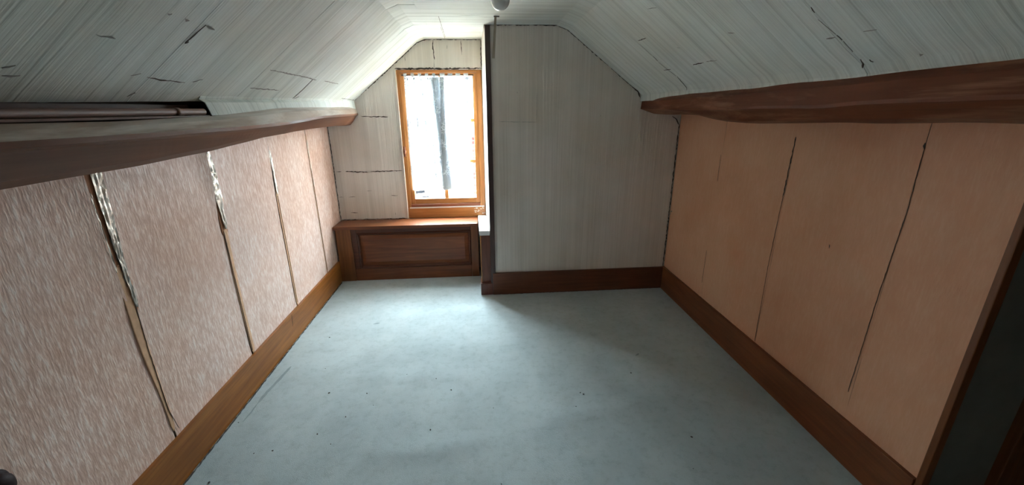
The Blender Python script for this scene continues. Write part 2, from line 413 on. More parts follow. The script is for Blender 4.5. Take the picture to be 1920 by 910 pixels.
SLn = Vector((0.62, 0, -0.785)); SRn = Vector((-0.607, 0, -0.795))
def onSL(q): return at_plane(q, (-0.951, 0, 1.425), SLn) + SLn*0.003
def onSR(q): return at_plane(q, (1.098, 0, 1.447), SRn) + SRn*0.002
def onC(q): return onZ(q, ZC-0.003)
bm = bmesh.new()
for pts, w in [([(345,78),(362,64),(384,45)], .006), ([(273,143),(300,148),(345,153)], .004), ([(548,184),(566,168),(586,148)], .003),
               ([(640,184),(664,187)], .003), ([(352,76),(345,80)], .005)]:
    crack(bm, [onSL(q) for q in pts], SLn, w)
for pts, w in [([(749,33),(757,42)], .004), ([(762,49),(776,67)], .004), ([(822,30),(835,70)], .002), ([(826,50),(834,72)], .002)]:
    crack(bm, [onC(q) for q in pts], (0, 0, -1), w)
for pts, w in [([(1225,105),(1234,114)], .004), ([(1270,143),(1288,164)], .004), ([(1288,164),(1289,175)], .002),
               ([(1521,12),(1530,22)], .007), ([(1570,65),(1580,74)], .006), ([(1614,110),(1619,118),(1617,126)], .006), ([(1631,111),(1639,115)], .006),
               ([(1197,76),(1212,70)], .004), ([(1300,121),(1320,116)], .005), ([(1245,131),(1258,129)], .004)]:
    crack(bm, [onSR(q) for q in pts], SRn, w)
# open joints where the ceiling meets the walls
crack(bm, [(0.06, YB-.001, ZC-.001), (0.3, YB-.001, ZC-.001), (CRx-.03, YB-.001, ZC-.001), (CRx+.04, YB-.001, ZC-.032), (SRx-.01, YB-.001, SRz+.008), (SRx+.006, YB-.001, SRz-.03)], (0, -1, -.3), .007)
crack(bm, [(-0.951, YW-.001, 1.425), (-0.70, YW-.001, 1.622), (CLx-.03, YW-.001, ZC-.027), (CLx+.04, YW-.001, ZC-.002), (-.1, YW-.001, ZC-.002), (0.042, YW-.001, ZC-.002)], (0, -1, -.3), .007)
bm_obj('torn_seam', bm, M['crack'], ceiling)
bm = bmesh.new()
for pts, w in [([(243,140),(262,137)], .005), ([(360,152),(378,148)], .005), ([(505,130),(525,134),(545,138),(565,142),(592,149)], .005), ([(608,151),(634,157)], .004),
               ([(468,164),(522,168)], .006), ([(0,140),(35,139)], .008), ([(178,64),(215,70)], .005), ([(383,45),(400,55)], .006), ([(312,24),(320,25)], .008), ([(345,34),(353,37)], .008),
               ([(60,188),(88,189)], .008), ([(560,180),(548,186)], .003), ([(0,125),(26,119)], .008), ([(236,180),(252,172)], .006)]:
    crack(bm, [onSL(q) for q in pts], SLn, w)
for pts, w in [([(1160,44),(1182,62)], .002), ([(1200,82),(1222,103)], .002), ([(1235,116),(1268,142)], .002), ([(1325,115),(1345,112)], .004), ([(1366,61),(1378,60)], .006),
               ([(1535,35),(1568,63)], .002), ([(1582,76),(1600,96)], .002), ([(1550,71),(1566,68)], .006), ([(1726,103),(1732,101)], .008), ([(1215,16),(1232,13)], .004), ([(1270,88),(1276,90)], .006),
               ([(1173,117),(1176,118)], .005), ([(1620,57),(1645,54)], .004)]:
    crack(bm, [onSR(q) for q in pts], SRn, w)
bm_obj('scuff_mark', bm, M['smudge'], ceiling)

# ---------------------------------------------------------------- left knee wall with peeling paper
wall_l = box('wall_left', -1.45, XL-0.006, YF-0.2, 3.53, -0.1, 1.33, M['backing'])
struct(wall_l, 'left knee wall hung with peeling pink streaked wallpaper', 'wall')
def wall_strip(x, sgn, y0f, y1f, z0, z1, lift0, lift1, mat, parent, seed, nzs=44, nys=14):
    """paper drop on a wall x=const (sgn: direction into the room); edge positions and lifts are functions of z"""
    V, Fc = [], []; n = nys+1
    for layer in (0, 1):
        for j in range(nzs+1):
            z = z0+(z1-z0)*j/nzs; a, b = y0f(z), y1f(z)
            for i in range(n):
                u = i/nys; y = a+(b-a)*u
                d = 0.002+0.0012*noise.noise((y*5+seed, z*5, 1)) + lift0(z)*math.exp(-(y-a)/0.035) + lift1(z)*math.exp(-(b-y)/0.035)
                V.append((x+sgn*(d-(0.0008 if layer else 0)), y, z))
    m = (nzs+1)*n
    for j in range(nzs):
        for i in range(nys):
            a, b, c, d = j*n+i, j*n+i+1, (j+1)*n+i+1, (j+1)*n+i
            Fc += [(a, b, c, d), (m+d, m+c, m+b, m+a)]
        Fc += [(j*n, m+j*n, m+(j+1)*n, (j+1)*n), (j*n+nys, (j+1)*n+nys, m+(j+1)*n+nys, m+j*n+nys)]
    for i in range(nys):
        e = nzs*n; Fc += [(i, i+1, m+i+1, m+i), (e+i, m+e+i, m+e+i+1, e+i+1)]
    o = mesh('wallpaper_strip', V, Fc, mat, parent, smooth=True); o.data.set_sharp_from_angle(angle=0.5); return o
def smooth(a, b, t):
    u = max(0, min(1, (t-a)/(b-a))); return u*u*(3-2*u)
def wob(seed, amp, fr=7):
    return lambda z: amp*noise.noise((seed*3.7, z*fr, 0.3))
# seam centre Y and half-gap(z) on each side
w0, w1, w2, w3 = wob(1, .006), wob(2, .007), wob(3, .005), wob(4, .004)
seamsL = [
    dict(y=1.338, L=lambda z: 0.010+0.016*smooth(.62, .95, z)+w0(z)-0.008*smooth(.5, .2, z), R=lambda z: 0.006+0.012*smooth(.6, .9, z)+w0(z)*.6, lL=lambda z: .001+.006*smooth(.6, .95, z), lR=lambda z: .001+.003*smooth(.7, .95, z)),
    dict(y=1.900, L=lambda z: 0.010+0.010*smooth(.8, .9, z)+w1(z)*.5, R=lambda z: 0.010+0.010*smooth(.8, .9, z)+w1(z), lL=lambda z: .001+.016*smooth(.85, 1.12, z), lR=lambda z: .001+.003*smooth(.85, 1., z)),
    dict(y=2.442, L=lambda z: 0.010-0.004*smooth(.9, 1.0, z)+w2(z)*.5, R=lambda z: 0.010-0.003*smooth(.9, 1.0, z)+w2(z)*.5, lL=lambda z: .0005+.006*smooth(.95, 1.15, z), lR=lambda z: .0005),
    dict(y=2.988, L=lambda z: 0.006+w3(z)*.5, R=lambda z: 0.005+w3(z)*.5, lL=lambda z: .0005, lR=lambda z: .0005)]
zero = lambda z: 0.0
edges = [None]+seamsL+[None]
for k in range(5):
    a, b = edges[k], edges[k+1]
    y0f = (lambda z: 0.797) if a is None else (lambda z, a=a: a['y']+a['R'](z))
    y1f = (lambda z: 3.426) if b is None else (lambda z, b=b: b['y']-b['L'](z))
    wall_strip(XL-0.004, 1, y0f, y1f, BB-0.02, 1.30, zero if a is None else a['lR'], zero if b is None else b['lL'], M['pink'], wall_l, 11+k)
for k, (ya, yb) in enumerate([(0.26, 0.793), (-0.28, 0.256), (-0.82, -0.284), (YF, -0.824)]):
    wall_strip(XL-0.004, 1, lambda z, ya=ya: ya, lambda z, yb=yb: yb, BB-0.02, 1.30, zero, zero, M['pink'], wall_l, 17+k, 8, 4)
def ribbon(name, yc, hw, z0, z1, x, amp, mat, parent, seed, nz=60, nw=6, flat=False):
    V = []; n = nw+1
    for layer in (0, 1):
        for j in range(nz+1):
            z = z0+(z1-z0)*j/nz; w = hw(z); tp = min(1, 0.35+min(j, nz-j)*0.25)
            for i in range(n):
                u = -1+2*i/nw
                d = amp*(0.6+noise.noise((u*2.3+seed, z*26, seed)) + 0.6*noise.noise((u*4+seed, z*60, 3)))
                V.append((x+(d if layer == 0 else d-0.001), yc(z)+u*w*tp, z))
    m = (nz+1)*n; Fc = []
    for j in range(nz):
        for i in range(nw):
            a, b, c, d = j*n+i, j*n+i+1, (j+1)*n+i+1, (j+1)*n+i
            Fc += [(a, b, c, d), (m+d, m+c, m+b, m+a)]
        Fc += [(j*n, m+j*n, m+(j+1)*n, (j+1)*n), (j*n+nw, (j+1)*n+nw, m+(j+1)*n+nw, m+j*n+nw)]
    for i in range(nw):
        e = nz*n; Fc += [(i, i+1, m+i+1, m+i), (e+i, m+e+i, m+e+i+1, e+i+1)]
    return mesh(name, V, Fc, mat, parent, smooth=not flat)
c = lambda y: (lambda z: y)
ribbon('seam_lining', lambda z: 1.334+.006*math.sin(z*7), lambda z: .009+.009*smooth(.3, .6, z), BB+.03, .88, XL+.0012, .0006, M['tape'], wall_l, 1)
ribbon('seam_lining', lambda z: 1.903+.003*math.sin(z*9), lambda z: .014, BB, .85, XL+.0012, .0006, M['tape'], wall_l, 2)
ribbon('seam_lining', c(2.442), lambda z: .013, BB, .92, XL+.0012, .0006, M['tape'], wall_l, 3)
ribbon('seam_lining', c(2.988), lambda z: .008, BB, 1.20, XL+.0006, .0006, M['tape'], wall_l, 4)
ribbon('seam_lining', c(1.336), lambda z: .026, .70, 1.25, XL+.0005, .0005, M['tape_dark'], wall_l, 21)
ribbon('seam_lining', c(1.902), lambda z: .022, .80, 1.25, XL+.0005, .0005, M['tape_dark'], wall_l, 22)
fo = []
fo.append(ribbon('foil_lining', lambda z: 1.352-0.004*math.sin(z*9), lambda z: .008+.011*smooth(.8, 1.12, z), 0.72, 1.25, XL+.003, .003, M['foil'], wall_l, 5, 70, 5, True))
fo.append(ribbon('foil_lining', lambda z: 1.316+0.002*math.sin(z*11), lambda z: .006, 0.86, 1.12, XL+.002, .003, M['foil'], wall_l, 6, 50, 4, True))
fo.append(ribbon('foil_lining', lambda z: 1.902+0.012*smooth(1.0, 1.2, 2.2-z)-.004, lambda z: .011+.012*smooth(.86, 1.0, z)-.006*smooth(1.1, 1.2, z), 0.835, 1.25, XL+.004, .0035, M['foil'], wall_l, 7, 60, 5, True))
fo.append(ribbon('foil_lining', c(2.448), lambda z: .008, 0.89, 1.14, XL+.003, .003, M['foil'], wall_l, 8, 40, 4, True))
fo.append(ribbon('foil_lining', c(2.990), lambda z: .004, 0.84, 1.16, XL+.001, .002, M['foil'], wall_l, 9, 40, 3, True))
for o_ in fo: o_['label'] = 'crumpled silvery foil showing in an open paper seam'
bm = bmesh.new()
for pts, w in [([(1.338+.008, .74), (1.335+.006, .55), (1.342, .30), (1.36, .20)], .002), ([(1.892, .83), (1.892, .60), (1.894, .45)], .003), ([(1.894, .45), (1.897, .2)], .002),
               ([(2.446, .88), (2.444, .5), (2.44, .2)], .002), ([(2.986, .95), (2.988, .6), (2.985, .2)], .003), ([(2.434, 1.2), (2.44, 1.12)], .006), ([(1.882, 1.2), (1.892, 1.1), (1.89, 1.0)], .006), ([(1.335, 1.02), (1.34, .8)], .006)]:
    crack(bm, [(XL+.0025, y, z) for y, z in pts], (1, 0, 0), w)
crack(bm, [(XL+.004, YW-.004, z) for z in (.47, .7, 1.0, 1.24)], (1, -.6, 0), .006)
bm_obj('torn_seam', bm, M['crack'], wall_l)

# ---------------------------------------------------------------- right knee wall
wall_r = box('wall_right', XR+0.006, 1.648, 0.917, 3.50, -0.1, 1.36, M['jamb'])
struct(wall_r, 'right knee wall in plain peach wallpaper, ending at a doorway', 'wall')
g = lambda y, h: (lambda z: y+h)
ysr = [0.926, 1.212, 1.760, 2.304, 2.861]
for k in range(4):
    wr = wob(20+k, .0012, 5)
    wall_strip(XR+0.004, -1, (lambda z, y=ysr[k], wr=wr: y+(.0005 if y > 1 else 0)+(wr(z) if y > 1 else 0)), (lambda z, y=ysr[k+1]: y-.0005), BB-.02, 1.36, zero, zero, M['peach'], wall_r, 40+k, 30, 10)
bm = bmesh.new()
crack(bm, [onX(q, XR+.001) for q in [(1493,257),(1480,315),(1468,370)]], (-1, 0, 0), .006)
crack(bm, [onX(q, XR+.001) for q in [(1468,370),(1440,500),(1415,640)]], (-1, 0, 0), .0022)
crack(bm, [onX(q, XR+.001) for q in [(1735,268),(1732,280)]], (-1, 0, 0), .010)
crack(bm, [onX(q, XR+.001) for q in [(1733,280),(1700,400),(1650,545),(1590,735)]], (-1, 0, 0), .002)
crack(bm, [onX(q, XR+.001) for q in [(1352,290),(1345,340)]], (-1, 0, 0), .002)
crack(bm, [onX(q, XR+.001) for q in [(1325,470),(1316,530)]], (-1, 0, 0), .0015)
crack(bm, [onX(q, XR+.001) for q in [(1555,459),(1555,466)]], (-1, 0, 0), .004)
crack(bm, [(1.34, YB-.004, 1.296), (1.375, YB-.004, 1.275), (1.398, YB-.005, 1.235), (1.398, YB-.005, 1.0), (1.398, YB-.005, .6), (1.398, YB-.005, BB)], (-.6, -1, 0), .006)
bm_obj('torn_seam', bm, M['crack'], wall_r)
trim2 = box('trim_2', XR-0.008, 1.425, 0.905, 0.925, 0.0, 1.36, M['door_wood'], bevel=.003)
struct(trim2, 'thin brown wooden bead on the end of the peach wall', 'trim')

# ---------------------------------------------------------------- window wall (opening for the window)
WX0, WX1, WZ0, WZ1 = -0.617, 0.041, 0.470, 1.645
bm = bmesh.new()
YO = 3.535
add_box(bm, -1.45, WX0, YW, YO, -0.1, 2.30); add_box(bm, WX1, 2.75, YW, YO, -0.1, 2.30)
add_box(bm, WX0, WX1, YW, YO, -0.1, WZ0); add_box(bm, WX0, WX1, YW, YO, WZ1, 2.30)
wall_b = bm_obj('wall_back', bm, M['wall_paper'])
struct(wall_b, 'window wall in ribbed off-white paper with small tears', 'wall')
bm = bmesh.new()
for pts, w in [([(812,75),(811,88),(813,95),(814,112)], .007), ([(864,76),(866,103)], .004), ([(838,84),(838,92)], .004), ([(759,107),(760,114)], .005),
               ([(676,218),(700,219),(728,219)], .006), ([(630,322),(640,322)], .006), ([(648,322),(690,323)], .007), ([(694,322),(755,320)], .006),
               ([(636,370),(644,370)], .004), ([(654,370),(666,369)], .004), ([(733,367),(746,367)], .004), ([(658,399),(671,399)], .005), ([(741,399),(742,403)], .004), ([(688,358),(697,358)], .004), ([(814,112),(814,128)], .002)]:
    crack(bm, [onY(q, YW-.001) for q in pts], (0, -1, 0), w)
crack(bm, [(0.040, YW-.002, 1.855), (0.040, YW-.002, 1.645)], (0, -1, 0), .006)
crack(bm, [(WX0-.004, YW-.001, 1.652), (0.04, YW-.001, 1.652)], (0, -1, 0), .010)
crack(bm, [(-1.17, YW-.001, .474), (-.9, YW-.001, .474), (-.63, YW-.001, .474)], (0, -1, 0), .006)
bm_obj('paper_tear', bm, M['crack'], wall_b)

# ---------------------------------------------------------------- chimney breast
wall_c = mesh('wall_chimney', [(.062, YB+.004, 0), (1.65, YB+.004, 0), (1.65, 3.45, 0), (.044, 3.45, 0), (.062, YB+.004, 1.90), (1.65, YB+.004, 1.90), (1.65, 3.45, 1.90), (.044, 3.45, 1.90)],
              [(0,1,2,3),(4,7,6,5),(0,4,5,1),(1,5,6,2),(2,6,7,3),(3,7,4,0)], M['reveal_paper'])
struct(wall_c, 'chimney breast beside the window covered in ribbed grey-white paper', 'wall')
def face_strip(x0, x1, ztop, mat, seed):
    nxs, nzs = 12, 12; V = []; n = nxs+1
    for layer in (0, 1):
        for j in range(nzs+1):
            for i in range(n):
                x = x0+(x1-x0)*i/nxs; zt = ztop(x); z = BB-.01+(zt-BB+.01)*j/nzs
                V.append((x, YB+.001-(.0012*noise.noise((x*5+seed, z*4, 2)))+(0.004 if layer else 0), z))
    m = (nzs+1)*n; Fc = []
    for j in range(nzs):
        for i in range(nxs):
            a, b, c_, d = j*n+i, j*n+i+1, (j+1)*n+i+1, (j+1)*n+i; Fc += [(a, b, c_, d), (m+d, m+c_, m+b, m+a)]
        Fc += [(j*n, m+j*n, m+(j+1)*n, (j+1)*n), (j*n+nxs, (j+1)*n+nxs, m+(j+1)*n+nxs, m+j*n+nxs)]
    for i in range(nxs):
        e = nzs*n; Fc += [(i, i+1, m+i+1, m+i), (e+i, m+e+i, m+e+i+1, e+i+1)]
    return mesh('wallpaper_strip', V, Fc, mat, wall_c)
zt = lambda x: min(ZC+.01, ZC+.01-(x-CRx)*0.765) if x > CRx else ZC+.01
face_strip(.092, 1.108, zt, M['wall_paper'], 1); face_strip(1.1095, 1.402, lambda x: 1.45-(x-1.1)*.3, M['wall_paper'], 2)
bm = bmesh.new()
crack(bm, [onY(q, YB-.001) for q in [(935,228),(970,229),(1006,229)]], (0, -1, 0), .002)
crack(bm, [onY(q, YB-.001) for q in [(1006,175),(1006,200),(1006,229)]], (0, -1, 0), .0012)
for q in [(970, 173), (1126, 217)]: crack(bm, [onY((q[0], q[1]-1), YB-.001), onY((q[0], q[1]+2), YB-.001)], (0, -1, 0), .004)
bm_obj('paper_tear', bm, M['smudge'], wall_c)
trim1 = box('trim_1', .060, .094, YB-.012, YB+.012, 0.0, 1.853, M['dark_wood'], bevel=.003)
struct(trim1, 'near-black wooden corner strip on the chimney breast edge', 'trim')

# ---------------------------------------------------------------- walls behind the camera and landing
wall_f = box('wall_front', -1.45, 2.75, YF-0.2, YF, -0.1, 2.30, M['wall_paper'])
struct(wall_f, 'papered wall behind the viewer', 'wall')
wall_s = box('wall_right_near', XR+0.006, 1.648, YF, 0.05, -0.1, 1.45, M['peach'])
struct(wall_s, 'short wall beside the doorway, out of view', 'wall')
wall_land = box('wall_landing', 2.60, 2.75, YF, 3.50, -0.1, 1.45, M['jamb'])
struct(wall_land, 'grey landing wall beyond the doorway', 'wall')
wl2 = box('wall_landing_end', 1.648, 2.60, 1.9, 2.05, -0.1, 1.45, M['jamb'])
struct(wl2, 'end wall of the landing beyond the doorway', 'wall')
door = empty('door_1', (1.70, 0.92, 0)); struct(door, 'brown wooden door standing open past the wall end', 'door')
box('door_leaf', 0.0, 0.75, -0.02, 0.02, 0.01, 1.33, M['door_wood'], door, .004)
box('door_post', -0.05, 0.0, -0.03, 0.05, 0.0, 1.35, M['door_wood'], door, .004)

# ---------------------------------------------------------------- baseboards
bl = box('baseboard_left', XL-.004, -1.166, YF, 3.228, 0, BB, M['base_wood'], bevel=.002)
struct(bl, 'varnished brown baseboard along the pink wall', 'baseboard')
bm = bmesh.new(); crack(bm, [(-1.166, 2.318, .176), (-1.166, 2.312, .135), (-1.166, 2.306, .10)], (1, 0, 0), .007)
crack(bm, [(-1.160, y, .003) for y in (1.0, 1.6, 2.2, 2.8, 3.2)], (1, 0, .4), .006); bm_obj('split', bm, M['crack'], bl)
br = box('baseboard_right', 1.391, XR+.006, .926, 2.863, 0, BB+.002, M['base_wood_r'], bevel=.002)
struct(br, 'varnished brown baseboard along the peach wall', 'baseboard')
bb = box('baseboard_back', .075, 1.392, YB-.016, YB+.006, 0, BB-.002, M['base_wood_x'], bevel=.002)
struct(bb, 'varnished brown baseboard across the chimney breast', 'baseboard')
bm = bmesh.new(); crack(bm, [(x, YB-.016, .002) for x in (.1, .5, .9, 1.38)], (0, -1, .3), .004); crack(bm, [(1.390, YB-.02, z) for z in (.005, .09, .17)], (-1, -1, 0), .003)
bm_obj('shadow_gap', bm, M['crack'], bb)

# ---------------------------------------------------------------- window
win = empty('window_1', (-0.288, YW, WZ0)); struct(win, 'small six-pane window in an orange varnished wooden frame', 'window')
def wbox(name, x0, x1, y0, y1, z0, z1, mat, parent=win, bevel=.003):
    o = box(name, x0, x1, y0, y1, z0, z1, mat, None, bevel); o.parent = parent
    o.matrix_parent_inverse = Matrix.Translation(win.location).inverted() if parent is win else Matrix.Identity(4)
    return o
gx0, gx1, gz0, gz1 = -0.549, -0.034, 0.636, 1.600
wbox('frame_jamb', WX0+.003, -0.585, 3.436, 3.53, .545, WZ1-.002, M['frame_wood'])
wbox('frame_jamb', -0.002, WX1-.001, 3.436, 3.53, .545, WZ1-.002, M['frame_wood'])
wbox('frame_head', -0.585, -0.002, 3.436, 3.53, 1.625, WZ1-.002, M['frame_wood_x'])
wbox('sash_stile', -0.590, gx0, 3.443, 3.50, .592, 1.624, M['frame_wood'])
wbox('sash_stile', gx1, 0.004, 3.443, 3.50, .592, 1.624, M['frame_wood'])
wbox('sash_rail', gx0, gx1, 3.444, 3.50, gz1, 1.624, M['frame_wood_x'])
wbox('sash_rail', gx0, gx1, 3.444, 3.50, .592, gz0, M['frame_wood_x'])
wbox('weather_bar', -0.585, -0.002, 3.432, 3.50, .566, .590, M['sill_wood'], bevel=.006)
wbox('sill_crack_line', -0.600, 0.030, 3.433, 3.50, .556, .566, M['white_cap'], bevel=.002)
wbox('sill', WX0+.003, WX1-.001, 3.428, 3.53, .472, .556, M['frame_wood_x'], bevel=.005)
xm = -0.285
wbox('muntin', xm-.015, xm+.015, 3.452, 3.495, gz0, gz1, M['frame_wood'])
zr = [gz0, 0.942, 1.268, gz1]
for z in zr[1:3]:
    wbox('muntin', gx0, xm-.015, 3.452, 3.495, z-.013, z+.013, M['frame_wood_x']); wbox('muntin', xm+.015, gx1, 3.452, 3.495, z-.013, z+.013, M['frame_wood_x'])
for i in range(3):
    za, zb = zr[i]+(.013 if i else 0), zr[i+1]-(.013 if i < 2 else 0)
    wbox('pane', gx0, xm-.015, 3.476, 3.480, za, zb, M['glass'], bevel=0); wbox('pane', xm+.015, gx1, 3.476, 3.480, za, zb, M['glass'], bevel=0)
bm = bmesh.new(); tube(bm, [(-.600, 3.437, 1.02), (-.600, 3.428, 1.025), (-.598, 3.424, 1.04)], .009, 10); tube(bm, [(-.600, 3.436, .99), (-.600, 3.436, 1.07)], .008, 8)
h = bm_obj('window_catch', bm, M['sill_wood'], None, True); h.parent = win; h.matrix_parent_inverse = Matrix.Translation(win.location).inverted()
wbox('edge_lath', WX0-.007, WX0+.003, 3.420, 3.44, .472, 1.645, M['chip'], bevel=.002)
bm = bmesh.new()
for k in range(14):
    x = random.uniform(-.055, .035); z = random.uniform(.50, .555); s = random.uniform(.003, .009)
    add_box(bm, x-s, x+s, 3.4255, 3.429, z-s*.5, z+s*.5)
pp = bm_obj('peeling_paint', bm, M['chip']); pp.parent = win; pp.matrix_parent_inverse = Matrix.Translation(win.location).inverted(); pp['kind'] = 'stuff'

# ---------------------------------------------------------------- curtains
def curtain(name, label, x_top, x_mid, x_bot, folds, amp, ybase, seed):
    """x_* = (left, right) at heading, mid height and hem"""
    root = empty(name, ((x_top[0]+x_top[1])/2, ybase, .715)); tag(root, label, 'curtain', 'lace curtains at the window')
    z0, z1 = 0.715, 1.588; V = []; nzs = 40
    path = [(0.0, 0.0)]                       # cloth path across the window: (fraction, depth), with Z-shaped pleats
    for c_, w_ in folds:
        if w_ < .04: path += [(c_+w_/2, 0), (c_-w_/2, .001), (c_+w_/2, .002), (c_-w_/2, .003)]
        path += [(c_+w_/2, -.002), (c_-w_/2, amp*.3), (c_+w_/2, amp*.5), (c_-w_/2, amp*.8), (c_+w_/2*1.1, amp)]
    path += [(1.0, 0.0)]
    path = [(path[i][0]+(path[i+1][0]-path[i][0])*k/4, path[i][1]+(path[i+1][1]-path[i][1])*k/4) for i in range(len(path)-1) for k in range(4)]+[path[-1]]
    nxs = len(path)-1
    def xr(v):
        a, m, b = x_bot, x_mid, x_top
        if v < .5: u = v*2; return a[0]+(m[0]-a[0])*u, a[1]+(m[1]-a[1])*u
        u = v*2-1; return m[0]+(b[0]-m[0])*u, m[1]+(b[1]-m[1])*u
    for j in range(nzs+1):
        v = j/nzs; z = z0+(z1-z0)*v; xa, xb = xr(v)
        for i, (u, d) in enumerate(path):
            x = xa+(xb-xa)*u + .0025*noise.noise((u*14, v*5, seed)); y = ybase - d*(.7+.6*(1-v)) + .002*noise.noise((u*9, v*4, seed))
            zz = z + (0.012*noise.noise((u*5, seed, 1))*(1-v)**3)
            V.append((x-root.location.x, y-root.location.y, zz-root.location.z))
    n = nxs+1
    Fc = [(j*n+i, j*n+i+1, (j+1)*n+i+1, (j+1)*n+i) for j in range(nzs) for i in range(nxs)]
    mesh('lace_panel', V, Fc, M['sheer'], root, smooth=True)
    # gathered heading: cloth loops that show the rod between them
    L = x_top[1]-x_top[0]; k = max(3, int(L/.052)); rx, ry, rz = root.location
    for i in range(k):
        xa = x_top[0]+L*i/k; w = L/k*(0.42 if seed < 2 else 0.6)
        bm = bmesh.new(); ring = []
        for s in range(13):
            a = -math.pi/2 + 2*math.pi*s/12
            ring.append((bm.verts.new((xa-rx, 3.412+.010*math.cos(a)-ry, 1.604+.013*math.sin(a)-rz)), bm.verts.new((xa+w-rx, 3.412+.010*math.cos(a)-ry, 1.604+.013*math.sin(a)-rz))))
        for a_, b_ in zip(ring, ring[1:]): bm.faces.new((a_[0], a_[1], b_[1], b_[0]))
        bm_obj('heading_loop', bm, M['sheer_head'], root, True)
    V = []; m = 60
    for j in range(3):
        for i in range(m+1):
            u = i/m; V.append((x_top[0]+L*u-rx, ybase-.004+.004*math.sin(u*k*2*math.pi)-ry, 1.570+j*.011+.003*math.sin(u*50)*(j == 0)-rz))
    mesh('heading_band', V, [(j*(m+1)+i, j*(m+1)+i+1, (j+1)*(m+1)+i+1, (j+1)*(m+1)+i) for j in range(2) for i in range(m)], M['sheer_head'], root, smooth=True)
    return root
curtain('lace_curtain', 'white sheer lace curtain covering the left panes of the window', (-.555, -.284), (-.562, -.240), (-.560, -.218), [(.03, .03), (.09, .03), (.27, .035), (.47, .035), (.60, .03), (.66, .03)]+[(.74+.022*k, .07+.02*(k % 2)) for k in range(11)], .006, 3.422, 1.0)
curtain('lace_curtain', 'white sheer lace curtain bunched beside the red brick view, right panes', (-.281, -.040), (-.296, -.062), (-.305, -.090), [(.02+.022*k, .06+.03*(k % 2)) for k in range(6)]+[(.42, .03), (.66, .03), (.84, .10), (.90, .06)], .005, 3.404, 2.0)
bm = bmesh.new(); tube(bm, [(-.570, 3.412, 1.604), (-.025, 3.412, 1.605)], .0042, 10)
for x in (-.570, -.025): tube(bm, [(x, 3.412, 1.604), (x, 3.444, 1.604)], .003, 8)
tag(bm_obj('curtain_rod', bm, M['rod'], None, True), 'thin dark curtain rod across the top of the window', 'curtain rod')

# ---------------------------------------------------------------- panelled box under the window
PY = 3.2275
bench = empty('panelled_box_seat', (-.60, 3.33, 0)); tag(bench, 'red-brown wooden panelled box seat under the window', 'box seat')
inv = Matrix.Translation(bench.location).inverted()
def bbox(name, x0, x1, y0, y1, z0, z1, mat, bevel=.003):
    o = box(name, x0, x1, y0, y1, z0, z1, mat, None, bevel); o.parent = bench; o.matrix_parent_inverse = inv; return o
bbox('shelf_board', -1.176, -.030, PY-.022, YW-.001, .446, .472, M['bench_wood'], .004)
bbox('stile', -1.166, -1.048, PY-.004, PY+.03, 0.001, .446, M['bench_wood_v'])
bbox('stile', -1.047, -1.005, PY, PY+.03, .105, .446, M['bench_dark'])
bbox('stile', -.090, -.030, PY, PY+.03, .001, .446, M['bench_wood_v'])
bbox('rail', -1.004, -.091, PY, PY+.03, .412, .446, M['bench_dark'])
bbox('rail', -1.047, -.091, PY, PY+.03, .001, .104, M['bench_wood'])
bm = bmesh.new()    # moulding frame around the panel, mitred
o_, i_ = (-1.005, -.090, .104, .413), (-.982, -.113, .130, .388)
P = lambda q, y: [(q[0], y, q[2]), (q[1], y, q[2]), (q[1], y, q[3]), (q[0], y, q[3])]
rings = [[bm.verts.new(v) for v in P(o_, PY+.001)], [bm.verts.new(v) for v in P((o_[0]+.007, o_[1]-.007, o_[2]+.007, o_[3]-.007), PY-.006)],
         [bm.verts.new(v) for v in P((o_[0]+.014, o_[1]-.014, o_[2]+.014, o_[3]-.014), PY-.002)], [bm.verts.new(v) for v in P(i_, PY+.014)], [bm.verts.new(v) for v in P(i_, PY+.02)]]
for a, b in zip(rings, rings[1:]):
    for k in range(4): bm.faces.new((a[k], a[(k+1) % 4], b[(k+1) % 4], b[k]))
mo = bm_obj('moulding', bm, M['bench_dark']); mo.parent = bench; mo.matrix_parent_inverse = inv
bm = bmesh.new()
rg = [[bm.verts.new(v) for v in P(i_, PY+.014)], [bm.verts.new(v) for v in P((i_[0]+.03, i_[1]-.03, i_[2]+.03, i_[3]-.03), PY+.006)]]
for k in range(4): bm.faces.new((rg[0][k], rg[0][(k+1) % 4], rg[1][(k+1) % 4], rg[1][k]))
bm.faces.new(rg[1]); pa = bm_obj('panel', bm, M['bench_wood']); pa.parent = bench; pa.matrix_parent_inverse = inv

# ---------------------------------------------------------------- cased post at the chimney corner
post = empty('cased_post', (.025, 3.1, 0)); tag(post, 'narrow dark brown casing with a white top at the chimney corner', 'post')
inv2 = Matrix.Translation(post.location).inverted()
def pbox(name, x0, x1, y0, y1, z0, z1, mat, bevel=.003):
    o = box(name, x0, x1, y0, y1, z0, z1, mat, None, bevel); o.parent = post; o.matrix_parent_inverse = inv2; return o
pbox('casing', -.010, .061, YB+.012, 3.426, 0.001, .468, M['post_wood'])
pbox('corner_bead', -.013, -.004, YB+.006, YB+.018, .095, .470, M['frame_wood'], .002)
pbox('plinth', -.018, .072, YB-.014, YB+.10, 0.001, .095, M['post_wood'], .004)
cp_ = mesh('cap', [(-.016, YB+.006, .470), (.058, YB+.006, .470), (.043, YW-.002, .462), (-.027, YW-.002, .462),
                   (-.016, YB+.006, .505), (.058, YB+.006, .505), (.043, YW-.002, .484), (-.027, YW-.002, .484)],
           [(0,1,2,3),(4,7,6,5),(0,4,5,1),(1,5,6,2),(2,6,7,3),(3,7,4,0)], M['white_cap']); cp_.parent = post; cp_.matrix_parent_inverse = inv2

